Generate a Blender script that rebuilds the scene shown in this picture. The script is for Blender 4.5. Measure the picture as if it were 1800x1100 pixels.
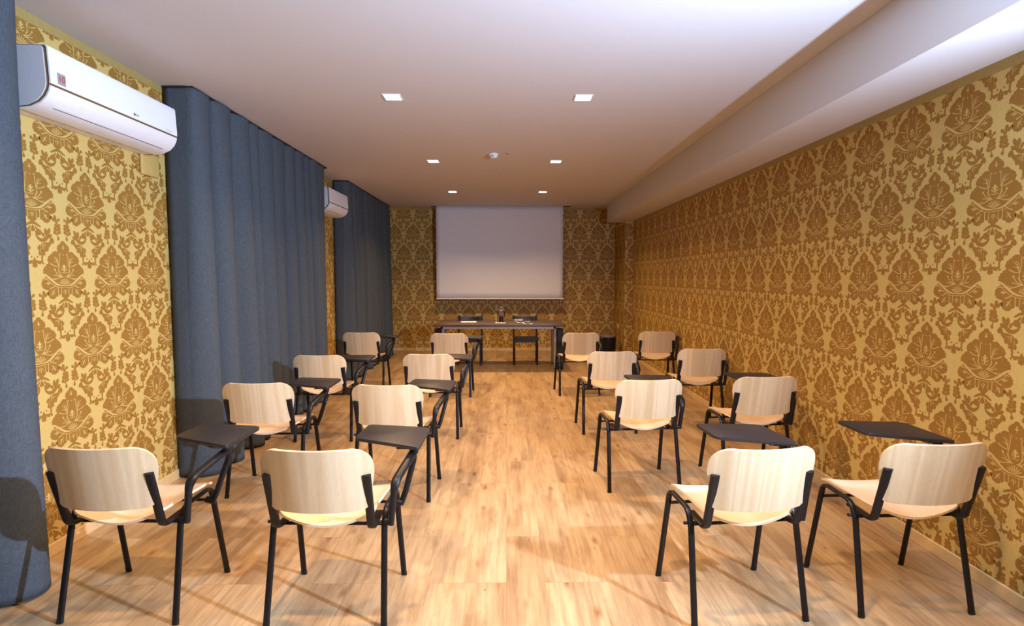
import bpy, bmesh, math, random
from mathutils import Vector, Matrix
random.seed(7)
PI = math.pi
for o in list(bpy.data.objects): bpy.data.objects.remove(o)
SC = bpy.context.scene
COL = SC.collection

# ------------------------------------------------------------------ camera
CAM_H, FPX = 1.5, 950.0
VPX, VPY = 890.0, 486.0
pitch = math.atan((550 - VPY) / FPX); yaw = math.atan((900 - VPX) / FPX)
fw = Vector((math.sin(yaw) * math.cos(pitch), math.cos(yaw) * math.cos(pitch), -math.sin(pitch)))
cd = bpy.data.cameras.new('camera'); cam = bpy.data.objects.new('camera', cd); COL.objects.link(cam)
cam.location = (0, 0, CAM_H); cam.rotation_euler = fw.to_track_quat('-Z', 'Y').to_euler()
cd.sensor_fit = 'HORIZONTAL'; cd.sensor_width = 36.0; cd.lens = FPX / 1800 * 36.0
cd.clip_start = 0.02; cd.clip_end = 60
SC.camera = cam

# ------------------------------------------------------------------ world, light, exposure
w = bpy.data.worlds.new('room_air'); SC.world = w; w.use_nodes = True
w.node_tree.nodes['Background'].inputs[0].default_value = (0.55, 0.62, 0.8, 1)
w.node_tree.nodes['Background'].inputs[1].default_value = 0.05
SC.view_settings.view_transform = 'Standard'
SC.view_settings.look = 'None'
SC.view_settings.gamma = 1.0
SC.view_settings.use_curve_mapping = False
SC.view_settings.exposure = 0.52
SC.cycles.max_bounces = 14
SC.cycles.transmission_bounces = 14
SC.cycles.glossy_bounces = 4
SC.cycles.diffuse_bounces = 5
SC.cycles.caustics_reflective = False
SC.cycles.caustics_refractive = False
SC.cycles.use_denoising = True
SC.cycles.sample_clamp_indirect = 6.0

ROOM_L, ROOM_R, ROOM_B, ROOM_F, CEIL = -2.45, 2.32, 10.85, -2.2, 2.85
WARM = (1.0, 0.64, 0.32)
COOL = (0.52, 0.69, 1.0)
LED_EMIT = 14.0          # emission of the square ceiling lenses
LED_SPREAD = 130
LED_W = 20.5               # the ceiling lamps that are behind or above the frame
LAMP_W = 290.0             # cool lamp by the right wall, just beside the camera

def point_light(name, loc, power, col, r):
    l = bpy.data.lights.new(name, 'POINT'); l.energy = power; l.color = col; l.shadow_soft_size = r
    o = bpy.data.objects.new(name, l); COL.objects.link(o); o.location = loc; return o
def area_light(name, loc, size, power, col, spread=180.0, aim=None, shape='SQUARE'):
    l = bpy.data.lights.new(name, 'AREA'); l.shape = shape; l.size = size; l.energy = power; l.color = col; l.spread = math.radians(spread)
    o = bpy.data.objects.new(name, l); COL.objects.link(o); o.location = loc
    if aim: o.rotation_euler = Vector(aim).to_track_quat('-Z', 'Y').to_euler()
    return o
# cool lamp by the right wall beside the camera, turned into the room
area_light('side_lamp', (2.12, 0.9, 1.95), 0.08, LAMP_W, COOL, 180, (-0.90, 0.14, 0.28), 'DISK')
# light of the recessed ceiling lamps, six in view and two just above the frame
for x in (-0.855, 0.583):
    for y in (1.91, 4.18, 6.45, 8.73):
        area_light('ceiling_lamp', (x, y, CEIL - 0.007), 0.10, LED_W, WARM, LED_SPREAD)

# ------------------------------------------------------------------ materials
def mat(name, col, rough=0.5, metal=0.0, spec=0.5, sheen=0.0):
    m = bpy.data.materials.new(name); m.use_nodes = True
    b = m.node_tree.nodes['Principled BSDF']
    b.inputs['Base Color'].default_value = (*col, 1); b.inputs['Roughness'].default_value = rough
    b.inputs['Metallic'].default_value = metal; b.inputs['Specular IOR Level'].default_value = spec
    if sheen: b.inputs['Sheen Weight'].default_value = sheen
    return m
def N(m, typ, **kw):
    n = m.node_tree.nodes.new(typ)
    for k, v in kw.items(): setattr(n, k, v)
    return n
def L(m, a, b): m.node_tree.links.new(a, b)
def bsdf(m): return m.node_tree.nodes['Principled BSDF']
def coords(m, scale=(1, 1, 1), kind='Object', rnd=0.0):
    tc = N(m, 'ShaderNodeTexCoord'); mp = N(m, 'ShaderNodeMapping'); mp.inputs['Scale'].default_value = scale
    L(m, tc.outputs[kind], mp.inputs['Vector'])
    if rnd:
        oi = N(m, 'ShaderNodeObjectInfo'); mu = N(m, 'ShaderNodeMath', operation='MULTIPLY'); mu.inputs[1].default_value = rnd
        cx = N(m, 'ShaderNodeCombineXYZ'); L(m, oi.outputs['Random'], mu.inputs[0])
        for i in range(3): L(m, mu.outputs[0], cx.inputs[i])
        L(m, cx.outputs[0], mp.inputs['Location'])
    return mp.outputs[0]
def ramp(m, fac, stops):
    r = N(m, 'ShaderNodeValToRGB'); e = r.color_ramp.elements
    while len(e) < len(stops): e.new(0.5)
    for s, (p, c) in zip(e, stops): s.position = p; s.color = (*c, 1)
    L(m, fac, r.inputs[0]); return r.outputs[0]
def noise(m, vec, scale, detail=3, rough=0.5):
    n = N(m, 'ShaderNodeTexNoise'); n.inputs['Scale'].default_value = scale
    n.inputs['Detail'].default_value = detail; n.inputs['Roughness'].default_value = rough
    L(m, vec, n.inputs['Vector']); return n.outputs[0]
def mix(m, fac, a, b, mode='MIX'):
    n = N(m, 'ShaderNodeMix', data_type='RGBA', blend_type=mode)
    if isinstance(fac, float): n.inputs[0].default_value = fac
    else: L(m, fac, n.inputs[0])
    for i, v in ((6, a), (7, b)):
        if isinstance(v, tuple): n.inputs[i].default_value = (*v, 1)
        else: L(m, v, n.inputs[i])
    return n.outputs[2]
def bump(m, h, dist, strength=1.0):
    b = N(m, 'ShaderNodeBump'); b.inputs['Distance'].default_value = dist; b.inputs['Strength'].default_value = strength
    L(m, h, b.inputs['Height']); L(m, b.outputs[0], bsdf(m).inputs['Normal'])

M = {}
def fibre(name, a, b, rough, scale, spec=0.35):
    m = mat(name, a, rough, spec=spec)
    v = coords(m, (scale, scale, scale * 0.25)); f = noise(m, v, 1.0, 4, 0.6)
    L(m, ramp(m, f, [(0.3, a), (0.7, b)]), bsdf(m).inputs['Base Color']); bump(m, f, 0.0006, 0.5)
    return m
M['paper'] = fibre('wallpaper_ground', (0.53, 0.375, 0.112), (0.60, 0.44, 0.150), 0.48, 220, 0.3)
M['motif'] = fibre('wallpaper_motif', (0.27, 0.130, 0.020), (0.33, 0.165, 0.030), 0.62, 260, 0.3)
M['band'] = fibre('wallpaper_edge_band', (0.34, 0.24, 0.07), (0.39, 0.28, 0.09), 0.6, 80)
M['ceiling'] = mat('ceiling_paint', (0.62, 0.60, 0.60), 0.9, spec=0.2)
f = noise(M['ceiling'], coords(M['ceiling'], (1, 1, 1)), 90, 4); bump(M['ceiling'], f, 0.0006, 0.4)

def floor_mat():
    m = mat('oak_laminate', (0.6, 0.4, 0.2), 0.33, spec=0.5)
    tc = N(m, 'ShaderNodeTexCoord'); mp = N(m, 'ShaderNodeMapping')
    mp.inputs['Rotation'].default_value = (0, 0, PI / 2); L(m, tc.outputs['Object'], mp.inputs[0])
    br = N(m, 'ShaderNodeTexBrick'); br.offset = 0.37; br.offset_frequency = 3
    for k, v in (('Scale', 1.0), ('Mortar Size', 0.0009), ('Mortar Smooth', 0.2), ('Bias', 0.0), ('Brick Width', 1.28), ('Row Height', 0.19)):
        br.inputs[k].default_value = v
    br.inputs['Color1'].default_value = (0, 0, 0, 1); br.inputs['Color2'].default_value = (1, 1, 1, 1); br.inputs['Mortar'].default_value = (0.5, 0.5, 0.5, 1)
    L(m, mp.outputs[0], br.inputs['Vector'])
    # per plank offset of the grain
    sx = N(m, 'ShaderNodeSeparateXYZ'); L(m, tc.outputs['Object'], sx.inputs[0])
    mu = N(m, 'ShaderNodeMath', operation='MULTIPLY'); mu.inputs[1].default_value = 23.0; L(m, br.outputs['Color'], mu.inputs[0])
    ad = N(m, 'ShaderNodeMath', operation='ADD'); L(m, sx.outputs[1], ad.inputs[0]); L(m, mu.outputs[0], ad.inputs[1])
    cx = N(m, 'ShaderNodeCombineXYZ'); L(m, sx.outputs[0], cx.inputs[0]); L(m, ad.outputs[0], cx.inputs[1]); L(m, mu.outputs[0], cx.inputs[2])
    def mapped(s):
        q = N(m, 'ShaderNodeMapping'); q.inputs['Scale'].default_value = s; L(m, cx.outputs[0], q.inputs[0]); return q.outputs[0]
    g1 = noise(m, mapped((48, 2.6, 1)), 1.0, 6, 0.65)
    g2 = noise(m, mapped((9, 1.6, 1)), 1.0, 4, 0.55)
    g3 = noise(m, mapped((150, 5, 1)), 1.0, 2, 0.5)
    c = ramp(m, g2, [(0.28, (0.34, 0.215, 0.115)), (0.5, (0.49, 0.332, 0.180)), (0.74, (0.59, 0.43, 0.255))])
    c = mix(m, 0.65, c, ramp(m, g1, [(0.32, (0.56, 0.50, 0.44)), (0.56, (1, 1, 1))]), 'MULTIPLY')
    c = mix(m, 0.25, c, ramp(m, g3, [(0.3, (0.7, 0.66, 0.6)), (0.7, (1, 1, 1))]), 'MULTIPLY')
    c = mix(m, 0.6, c, ramp(m, br.outputs['Color'], [(0.0, (0.76, 0.68, 0.60)), (0.5, (0.95, 0.92, 0.88)), (1.0, (1.0, 1.0, 1.0))]), 'MULTIPLY')
    vo = N(m, 'ShaderNodeTexVoronoi'); vo.inputs['Scale'].default_value = 1.0; L(m, mapped((9, 3.6, 1)), vo.inputs['Vector'])
    k = ramp(m, vo.outputs['Distance'], [(0.02, (0.25, 0.15, 0.09)), (0.07, (0.60, 0.46, 0.36)), (0.22, (1, 1, 1))])
    sp = N(m, 'ShaderNodeSeparateColor'); L(m, vo.outputs['Color'], sp.inputs[0])
    gt = N(m, 'ShaderNodeMath', operation='GREATER_THAN'); gt.inputs[1].default_value = 0.5; L(m, sp.outputs[0], gt.inputs[0])
    kk = N(m, 'ShaderNodeMath', operation='MULTIPLY'); kk.inputs[1].default_value = 0.8; L(m, gt.outputs[0], kk.inputs[0])
    c = mix(m, kk.outputs[0], c, k, 'MULTIPLY')
    g4 = noise(m, mapped((75, 16, 1)), 1.0, 2, 0.5); g5 = noise(m, mapped((5, 3, 1)), 1.0, 2, 0.5)
    sp2 = N(m, 'ShaderNodeMath', operation='MULTIPLY'); L(m, ramp(m, g4, [(0.70, (0, 0, 0)), (0.76, (1, 1, 1))]), sp2.inputs[0]); L(m, ramp(m, g5, [(0.48, (0, 0, 0)), (0.60, (1, 1, 1))]), sp2.inputs[1])
    c = mix(m, sp2.outputs[0], c, (0.13, 0.075, 0.04))
    g6 = noise(m, mapped((6, 2.2, 1)), 1.3, 4, 0.6)
    c = mix(m, 0.5, c, ramp(m, g6, [(0.33, (0.62, 0.53, 0.45)), (0.47, (1, 1, 1))]), 'MULTIPLY')
    c = mix(m, br.outputs['Fac'], c, (0.22, 0.13, 0.06))
    L(m, c, bsdf(m).inputs['Base Color'])
    rr = N(m, 'ShaderNodeMapRange'); rr.inputs[3].default_value = 0.26; rr.inputs[4].default_value = 0.42
    L(m, g1, rr.inputs[0]); L(m, rr.outputs[0], bsdf(m).inputs['Roughness'])
    bump(m, g1, 0.0006, 0.35)
    return m
M['floor'] = floor_mat()
M['base'] = fibre('baseboard_wood', (0.62, 0.43, 0.20), (0.72, 0.52, 0.27), 0.42, 12, 0.5)

def beech(name, a, b, c):
    m = mat(name, a, 0.36, spec=0.5)
    v = coords(m, (9, 1.0, 0.35), rnd=40.0); g = noise(m, v, 1.0, 2, 0.4)
    v2 = coords(m, (190, 190, 7), rnd=40.0); g2 = noise(m, v2, 1.0, 3, 0.6)
    col = ramp(m, g, [(0.28, a), (0.42, b), (0.50, c), (0.56, b), (0.66, a)])
    col = mix(m, 0.5, col, ramp(m, g2, [(0.3, (0.86, 0.80, 0.74)), (0.7, (1, 1, 1))]), 'MULTIPLY')
    L(m, col, bsdf(m).inputs['Base Color']); return m
M['beech'] = beech('beech_veneer', (0.57, 0.42, 0.24), (0.71, 0.57, 0.37), (0.62, 0.46, 0.27))
def beech_seat():
    m = mat('beech_seat_veneer', (0.8, 0.6, 0.4), 0.34, spec=0.5)
    v = coords(m, (9, 0.5, 1.0), rnd=40.0); g = noise(m, v, 1.0, 2, 0.4)
    v2 = coords(m, (190, 8, 190), rnd=40.0); g2 = noise(m, v2, 1.0, 3, 0.6)
    col = ramp(m, g, [(0.3, (0.74, 0.53, 0.34)), (0.7, (0.83, 0.65, 0.46))])
    col = mix(m, 0.5, col, ramp(m, g2, [(0.3, (0.86, 0.80, 0.74)), (0.7, (1, 1, 1))]), 'MULTIPLY')
    L(m, col, bsdf(m).inputs['Base Color']); return m
M['seat'] = beech_seat()
def grainy(name, col, rough, sc, dist, spec=0.5):
    m = mat(name, col, rough, spec=spec); f = noise(m, coords(m), sc, 3); bump(m, f, dist, 0.5)
    L(m, ramp(m, f, [(0.3, tuple(c * 0.85 for c in col)), (0.7, tuple(min(1, c * 1.15) for c in col))]), bsdf(m).inputs['Base Color'])
    return m
M['steel'] = grainy('black_painted_steel', (0.004, 0.004, 0.0055), 0.36, 300, 0.0001, 0.35)
M['plastic'] = grainy('black_plastic', (0.006, 0.006, 0.008), 0.42, 400, 0.0002, 0.35)
M['tablet'] = grainy('black_laminate', (0.018, 0.015, 0.017), 0.45, 500, 0.0003)
M['chair_black'] = grainy('black_stained_wood', (0.010, 0.011, 0.014), 0.42, 60, 0.0002)

def cloth():
    m = mat('slate_blue_curtain_cloth', (0.1, 0.14, 0.2), 0.95, spec=0.1)
    v = coords(m, (500, 500, 40)); v2 = coords(m, (60, 60, 500))
    a = noise(m, v, 1.0, 2); b = noise(m, v2, 1.0, 2)
    mu = N(m, 'ShaderNodeMath', operation='ADD'); L(m, a, mu.inputs[0]); L(m, b, mu.inputs[1])
    hf = N(m, 'ShaderNodeMath', operation='MULTIPLY'); hf.inputs[1].default_value = 0.5; L(m, mu.outputs[0], hf.inputs[0])
    L(m, ramp(m, hf.outputs[0], [(0.35, (0.046, 0.056, 0.068)), (0.65, (0.092, 0.108, 0.124))]), bsdf(m).inputs['Base Color'])
    bump(m, hf.outputs[0], 0.0008, 0.5)
    return m
M['cloth'] = cloth()
M['track'] = mat('curtain_track_black', (0.01, 0.01, 0.01), 0.6)
M['white'] = mat('white_gloss_plastic', (0.78, 0.79, 0.82), 0.16)
M['offwhite'] = mat('white_matt_plastic', (0.76, 0.75, 0.75), 0.4)
M['greyside'] = mat('grey_plastic', (0.52, 0.53, 0.56), 0.5)
M['gold'] = mat('bronze_strip', (0.28, 0.17, 0.07), 0.3, metal=0.6)
M['slot'] = mat('dark_slot', (0.03, 0.03, 0.03), 0.7)
M['screen'] = grainy('projection_fabric', (0.76, 0.76, 0.82), 0.85, 400, 0.0002, 0.2)
M['screenbar'] = mat('white_metal_bar', (0.78, 0.78, 0.80), 0.4)
def deskwood():
    m = mat('dark_walnut_top', (0.09, 0.055, 0.04), 0.3, spec=0.5)
    v = coords(m, (2, 45, 10)); g = noise(m, v, 1.0, 4, 0.6)
    L(m, ramp(m, g, [(0.3, (0.055, 0.034, 0.026)), (0.7, (0.10, 0.066, 0.050))]), bsdf(m).inputs['Base Color']); return m
M['desk'] = deskwood()
M['alu'] = grainy('grey_aluminium', (0.42, 0.43, 0.47), 0.35, 200, 0.0001)
bsdf(M['alu']).inputs['Metallic'].default_value = 0.3
M['sheet'] = grainy('white_paper', (0.85, 0.84, 0.82), 0.7, 60, 0.00005)
M['china'] = grainy('white_china', (0.85, 0.84, 0.83), 0.2, 60, 0.00002)
M['bin_lid'] = grainy('grey_bin_lid', (0.16, 0.15, 0.15), 0.3, 60, 0.00005)
M['cover'] = fibre('gold_cover_paint', (0.50, 0.34, 0.10), (0.55, 0.38, 0.12), 0.5, 40)
M['brass'] = grainy('cream_socket_plastic', (0.80, 0.70, 0.45), 0.3, 60, 0.00002)
M['letter'] = mat('dark_lettering', (0.06, 0.06, 0.07), 0.4)
M['red'] = mat('red_lettering', (0.45, 0.03, 0.05), 0.4)
M['sticker'] = mat('silver_sticker', (0.36, 0.35, 0.35), 0.35, metal=0.3)
def glass():
    m = mat('clear_glass', (1, 1, 1), 0.03); b = bsdf(m)
    b.inputs['Transmission Weight'].default_value = 1.0; b.inputs['IOR'].default_value = 1.38
    b.inputs['Base Color'].default_value = (0.94, 0.93, 0.97, 1); return m
M['glass'] = glass()
M['violet'] = mat('dark_glass_tint', (0.55, 0.48, 0.66), 0.2)
def emis(name, col, s):
    m = bpy.data.materials.new(name); m.use_nodes = True; nt = m.node_tree; nt.nodes.clear()
    e = nt.nodes.new('ShaderNodeEmission'); o = nt.nodes.new('ShaderNodeOutputMaterial')
    e.inputs[0].default_value = (*col, 1); e.inputs[1].default_value = s; nt.links.new(e.outputs[0], o.inputs[0]); return m
M['lens'] = emis('lit_led_lens', (1.0, 0.90, 0.80), LED_EMIT)

# ------------------------------------------------------------------ object helpers
def obj(name, bm, m, parent=None, smooth=None, mats=None):
    me = bpy.data.meshes.new(name)
    if isinstance(bm, bmesh.types.BMesh):
        bmesh.ops.recalc_face_normals(bm, faces=bm.faces[:]); bm.to_mesh(me); bm.free()
    else:
        me.from_pydata(*bm[:3])
    for q in (mats or [m]): me.materials.append(q)
    if smooth:
        for p in me.polygons: p.use_smooth = True
        me.set_sharp_from_angle(angle=math.radians(smooth))
    o = bpy.data.objects.new(name, me); COL.objects.link(o)
    if parent: o.parent = parent
    return o
def tag(o, label=None, cat=None, group=None, kind=None):
    if label: o['label'] = label
    if cat: o['category'] = cat
    if group: o['group'] = group
    if kind: o['kind'] = kind
    return o
def thing(name, loc, label, cat, rz=0.0, group=None):
    o = bpy.data.objects.new(name, None); COL.objects.link(o); o.location = loc; o.rotation_euler = (0, 0, rz)
    o.empty_display_size = 0.1
    return tag(o, label, cat, group)
def B(): return bmesh.new()
def box(bm, x0, x1, y0, y1, z0, z1, bev=0.0, seg=2):
    r = bmesh.ops.create_cube(bm, size=1.0); vs = r['verts']
    bmesh.ops.scale(bm, vec=(x1 - x0, y1 - y0, z1 - z0), verts=vs)
    bmesh.ops.translate(bm, vec=((x0 + x1) / 2, (y0 + y1) / 2, (z0 + z1) / 2), verts=vs)
    if bev:
        es = {e for v in vs for e in v.link_edges}
        bmesh.ops.bevel(bm, geom=list(es), offset=bev, segments=seg, profile=0.5, affect='EDGES')
    return bm
def lathe(bm, prof, n=32, cx=0, cy=0, close=True):
    rings = []
    for r, z in prof:
        if r < 1e-6: rings.append([bm.verts.new((cx, cy, z))])
        else: rings.append([bm.verts.new((cx + r * math.cos(2 * PI * i / n), cy + r * math.sin(2 * PI * i / n), z)) for i in range(n)])
    for a, b in zip(rings, rings[1:]):
        for i in range(n):
            j = (i + 1) % n
            if len(a) == 1 and len(b) == 1: continue
            if len(a) == 1: bm.faces.new((a[0], b[i], b[j]))
            elif len(b) == 1: bm.faces.new((a[i], a[j], b[0]))
            else: bm.faces.new((a[i], a[j], b[j], b[i]))
    return bm
def fillet(pts, rad, n=6):
    pts = [Vector(p) for p in pts]; out = [pts[0]]
    for i in range(1, len(pts) - 1):
        a, b, c = pts[i - 1], pts[i], pts[i + 1]
        r = rad[i] if isinstance(rad, (list, tuple)) else rad
        r = min(r, (a - b).length * 0.49, (c - b).length * 0.49)
        p0 = b + (a - b).normalized() * r; p1 = b + (c - b).normalized() * r
        for k in range(n + 1):
            t = k / n; out.append(p0 * (1 - t) ** 2 + b * 2 * t * (1 - t) + p1 * t * t)
    out.append(pts[-1]); return out
def sweep(bm, path, wx, wt, n=12, side=Vector((1, 0, 0)), power=2.4):
    """oval tube: wx wide along `side`, wt thick across it; wx/wt number or list"""
    path = [Vector(p) for p in path]; rings = []
    for i, p in enumerate(path):
        t = (path[min(i + 1, len(path) - 1)] - path[max(i - 1, 0)]).normalized()
        s = (side - t * side.dot(t)).normalized(); u = t.cross(s)
        a = (wx[i] if isinstance(wx, list) else wx) / 2; b = (wt[i] if isinstance(wt, list) else wt) / 2
        ring = []
        for k in range(n):
            c, q = math.cos(2 * PI * k / n), math.sin(2 * PI * k / n)
            ring.append(bm.verts.new(p + s * a * math.copysign(abs(c) ** (2 / power), c) + u * b * math.copysign(abs(q) ** (2 / power), q)))
        rings.append(ring)
    for a, b in zip(rings, rings[1:]):
        for k in range(n): bm.faces.new((a[k], a[(k + 1) % n], b[(k + 1) % n], b[k]))
    bm.faces.new(rings[0][::-1]); bm.faces.new(rings[-1])
    return bm
def prism(bm, pts, z0, z1, bev=0.0):
    lo = [bm.verts.new((x, y, z0)) for x, y in pts]; hi = [bm.verts.new((x, y, z1)) for x, y in pts]
    bm.faces.new(lo[::-1]); top = bm.faces.new(hi); n = len(pts)
    for i in range(n): bm.faces.new((lo[i], lo[(i + 1) % n], hi[(i + 1) % n], hi[i]))
    if bev:
        es = [e for e in bm.edges if abs(e.verts[0].co.z - e.verts[1].co.z) < 1e-6]
        bmesh.ops.bevel(bm, geom=es, offset=bev, segments=2, profile=0.5, affect='EDGES')
    return bm
def rounded(pts, r, n=5):
    out = []; m = len(pts)
    for i in range(m):
        a, b, c = Vector(pts[i - 1]), Vector(pts[i]), Vector(pts[(i + 1) % m])
        rr = r[i] if isinstance(r, (list, tuple)) else r
        p0 = b + (a - b).normalized() * rr; p1 = b + (c - b).normalized() * rr
        for k in range(n + 1):
            t = k / n; q = p0 * (1 - t) ** 2 + b * 2 * t * (1 - t) + p1 * t * t; out.append((q.x, q.y))
    return out
def dup(root, loc, rz, label, group):
    r = root.copy(); COL.objects.link(r); r.location = loc; r.rotation_euler = (0, 0, rz); r['label'] = label
    if group: r['group'] = group
    for ch in list(root.children):
        c = ch.copy(); COL.objects.link(c); c.parent = r
        for g in list(ch.children):
            d = g.copy(); COL.objects.link(d); d.parent = c
    return r

# ------------------------------------------------------------------ damask wallpaper
PER, VER = 0.369, 0.815       # repeat across and repeat up, half drop
FH = 0.316                   # height of one flower
def petal(cx, cy, ang, ln, wd, lobes=5, depth=0.12, n=36, fat=0.6):
    """scalloped leaf: (cx,cy) its root, ang degrees from up (+ = towards +x), fat = where it is widest"""
    a = math.radians(ang); out = []
    for k in range(n):
        t = 2 * PI * k / n; u = 0.5 + 0.5 * math.cos(t)                 # u 1 at the tip, 0 at the root
        sc = depth * (abs(math.cos(t * (lobes + 0.0) / 2)) ** 0.6 - 0.65) * min(1, u * 1.6)
        y = ln * (u ** (0.5 / fat * 0.62)) + ln * sc * 0.5 * math.cos(t); x = wd * 0.5 * math.sin(t) * (0.75 + 0.25 * u) * 1.1 * (1 + sc * 1.6)
        out.append((cx + x * math.cos(a) + y * math.sin(a), cy - x * math.sin(a) + y * math.cos(a)))
    return out
def stroke(pts, w0, w1=None, wm=None):
    n = len(pts); l, r = [], []
    w1 = w0 if w1 is None else w1
    for i, (x, y) in enumerate(pts):
        ax, ay = pts[max(i - 1, 0)]; bx, by = pts[min(i + 1, n - 1)]
        dx, dy = bx - ax, by - ay; d = math.hypot(dx, dy) or 1
        t = i / (n - 1); w = w0 + (w1 - w0) * t
        if wm is not None: w = (1 - t) ** 2 * w0 + 2 * t * (1 - t) * wm * 1.6 + t * t * w1
        l.append((x - dy / d * w / 2, y + dx / d * w / 2)); r.append((x + dy / d * w / 2, y - dx / d * w / 2))
    return l + r[::-1]
def bez(p0, p1, p2, p3, n=9):
    out = []
    for i in range(n + 1):
        t = i / n; s = 1 - t
        out.append(tuple(s ** 3 * a + 3 * s * s * t * b + 3 * s * t * t * c + t ** 3 * d for a, b, c, d in zip(p0, p1, p2, p3)))
    return out
def disc(x, y, r, n=12): return [(x + r * math.cos(2 * PI * k / n), y + r * math.sin(2 * PI * k / n)) for k in range(n)]
def damask():
    """one unit of the pattern in flower heights, y 0..1: dark figures and the light lines drawn on them"""
    D, Lt = [], []
    def both(lst, p): lst.append(p); lst.append([(-x, y) for x, y in reversed(p)])
    # flower: one scalloped silhouette and the bud over it
    def scallop(half, bulge=0.30):
        full = half + [(-x, y) for x, y in reversed(half) if abs(x) > 1e-6]; out = []
        for i in range(len(full)):
            (ax, ay), (bx, by) = full[i], full[(i + 1) % len(full)]; dx, dy = bx - ax, by - ay
            for k in range(5):
                t = k / 5; h = bulge * 4 * t * (1 - t); out.append((ax + dx * t - dy * h, ay + dy * t + dx * h))
        return out
    D.append(scallop([(0, 1.0), (0.05, 0.955), (0.09, 0.925), (0.125, 0.88), (0.12, 0.83), (0.075, 0.785), (0, 0.768)], 0.24))
    D.append(scallop([(0, 0.748), (0.075, 0.748), (0.105, 0.790), (0.155, 0.812), (0.21, 0.800), (0.24, 0.760), (0.29, 0.735), (0.325, 0.69), (0.335, 0.645), (0.265, 0.605),
                      (0.335, 0.595), (0.375, 0.555), (0.415, 0.515), (0.43, 0.465), (0.42, 0.415), (0.34, 0.368), (0.415, 0.355), (0.455, 0.315), (0.475, 0.265), (0.465, 0.21), (0.425, 0.175),
                      (0.30, 0.185), (0.345, 0.145), (0.36, 0.095), (0.345, 0.045), (0.30, 0.008), (0.25, 0.0), (0.205, 0.03), (0.135, 0.115),
                      (0.125, 0.065), (0.088, 0.100), (0.085, 0.055), (0.05, 0.018), (0, -0.012)], 0.24))
    both(Lt, stroke(bez((0.045, 0.375), (0.185, 0.50), (0.055, 0.62), (0.095, 0.765)), 0.013, 0.011))
    
    both(Lt, stroke(bez((0.120, 0.575), (0.130, 0.64), (0.155, 0.68), (0.215, 0.715)), 0.016, 0.006))
    both(Lt, stroke([(0.125, 0.62), (0.122, 0.675), (0.135, 0.715)], 0.011, 0.005)); both(Lt, stroke([(0.128, 0.62), (0.175, 0.635), (0.215, 0.645)], 0.011, 0.005))
    both(Lt, stroke([(0.145, 0.655), (0.155, 0.70), (0.175, 0.73)], 0.010, 0.005))
    both(Lt, stroke(bez((0.085, 0.575), (0.14, 0.535), (0.20, 0.560), (0.28, 0.603)), 0.008, 0.016))
    both(Lt, stroke(bez((0.065, 0.385), (0.155, 0.41), (0.165, 0.45), (0.205, 0.505)), 0.014, 0.010)); both(Lt, disc(0.198, 0.500, 0.017))
    both(Lt, stroke(bez((0.085, 0.44), (0.12, 0.45), (0.13, 0.475), (0.125, 0.50)), 0.010, 0.006))
    both(Lt, stroke(bez((0.06, 0.372), (0.13, 0.372), (0.16, 0.41), (0.215, 0.405)), 0.010, 0.010))
    both(Lt, stroke(bez((0.0, 0.222), (0.22, 0.212), (0.26, 0.345), (0.425, 0.425), 14), 0.010, 0.026, 0.034)); both(Lt, disc(0.412, 0.405, 0.020))
    both(Lt, stroke(bez((0.0, 0.190), (0.24, 0.170), (0.30, 0.290), (0.42, 0.375), 12), 0.007, 0.008))
    both(Lt, stroke(bez((0.02, 0.378), (0.12, 0.372), (0.17, 0.325), (0.27, 0.330)), 0.009, 0.012))
    for a in (-62, -42, -21, 0, 21, 42, 62): Lt.append(petal(0, 0.232, a, 0.128, 0.016, 1, 0, 10))
    Lt.append(petal(0, 0.43, 0, 0.165, 0.040, 1, 0, 12))
    both(Lt, petal(0, 0.47, 52, 0.080, 0.018, 1, 0, 10)); both(Lt, petal(0, 0.515, 45, 0.065, 0.017, 1, 0, 10)); both(Lt, petal(0, 0.435, 68, 0.062, 0.014, 1, 0, 10))
    Lt.append(petal(0, 0.825, 0, 0.11, 0.020, 1, 0, 10)); Lt.append([(-0.038, 0.878), (0, 0.866), (0.038, 0.878), (0, 0.890)])
    both(Lt, petal(0.26, 0.262, 88, 0.135, 0.018, 1, 0, 12)); both(Lt, petal(0.31, 0.262, 58, 0.060, 0.010, 1, 0, 10)); both(Lt, petal(0.31, 0.262, 118, 0.060, 0.010, 1, 0, 10))
    both(Lt, petal(0.205, 0.180, 145, 0.150, 0.022, 1, 0, 12)); both(Lt, petal(0.235, 0.135, 105, 0.055, 0.010, 1, 0, 10)); both(Lt, petal(0.225, 0.125, 178, 0.055, 0.010, 1, 0, 10))
    both(Lt, stroke(bez((0.145, 0.21), (0.155, 0.14), (0.145, 0.09), (0.14, 0.03)), 0.012, 0.012))
    both(Lt, stroke(bez((0.18, 0.245), (0.24, 0.20), (0.27, 0.19), (0.31, 0.18)), 0.010, 0.016))
    both(Lt, stroke(bez((0.16, 0.335), (0.26, 0.375), (0.32, 0.335), (0.44, 0.338)), 0.004, 0.010))
    both(Lt, stroke([(0.075, 0.195), (0.082, 0.13), (0.078, 0.07)], 0.008, 0.012)); Lt.append(petal(0, 0.16, 180, 0.09, 0.018, 1, 0, 12)); both(Lt, petal(0.005, 0.165, 150, 0.07, 0.012, 1, 0, 10))
    # filler hung under the flower
    D.append(petal(0, -0.050, 180, 0.115, 0.085, 5, 0.2, 36)); both(D, stroke(bez((0.0, -0.030), (0.07, -0.02), (0.10, -0.07), (0.155, -0.085)), 0.040, 0.020, 0.034))
    both(D, petal(0.035, -0.065, 145, 0.084, 0.043, 1, 0, 14))
    both(D, stroke(bez((0.045, -0.205), (0.10, -0.345), (0.27, -0.330), (0.285, -0.180), 12), 0.016, 0.045, 0.062))
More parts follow.
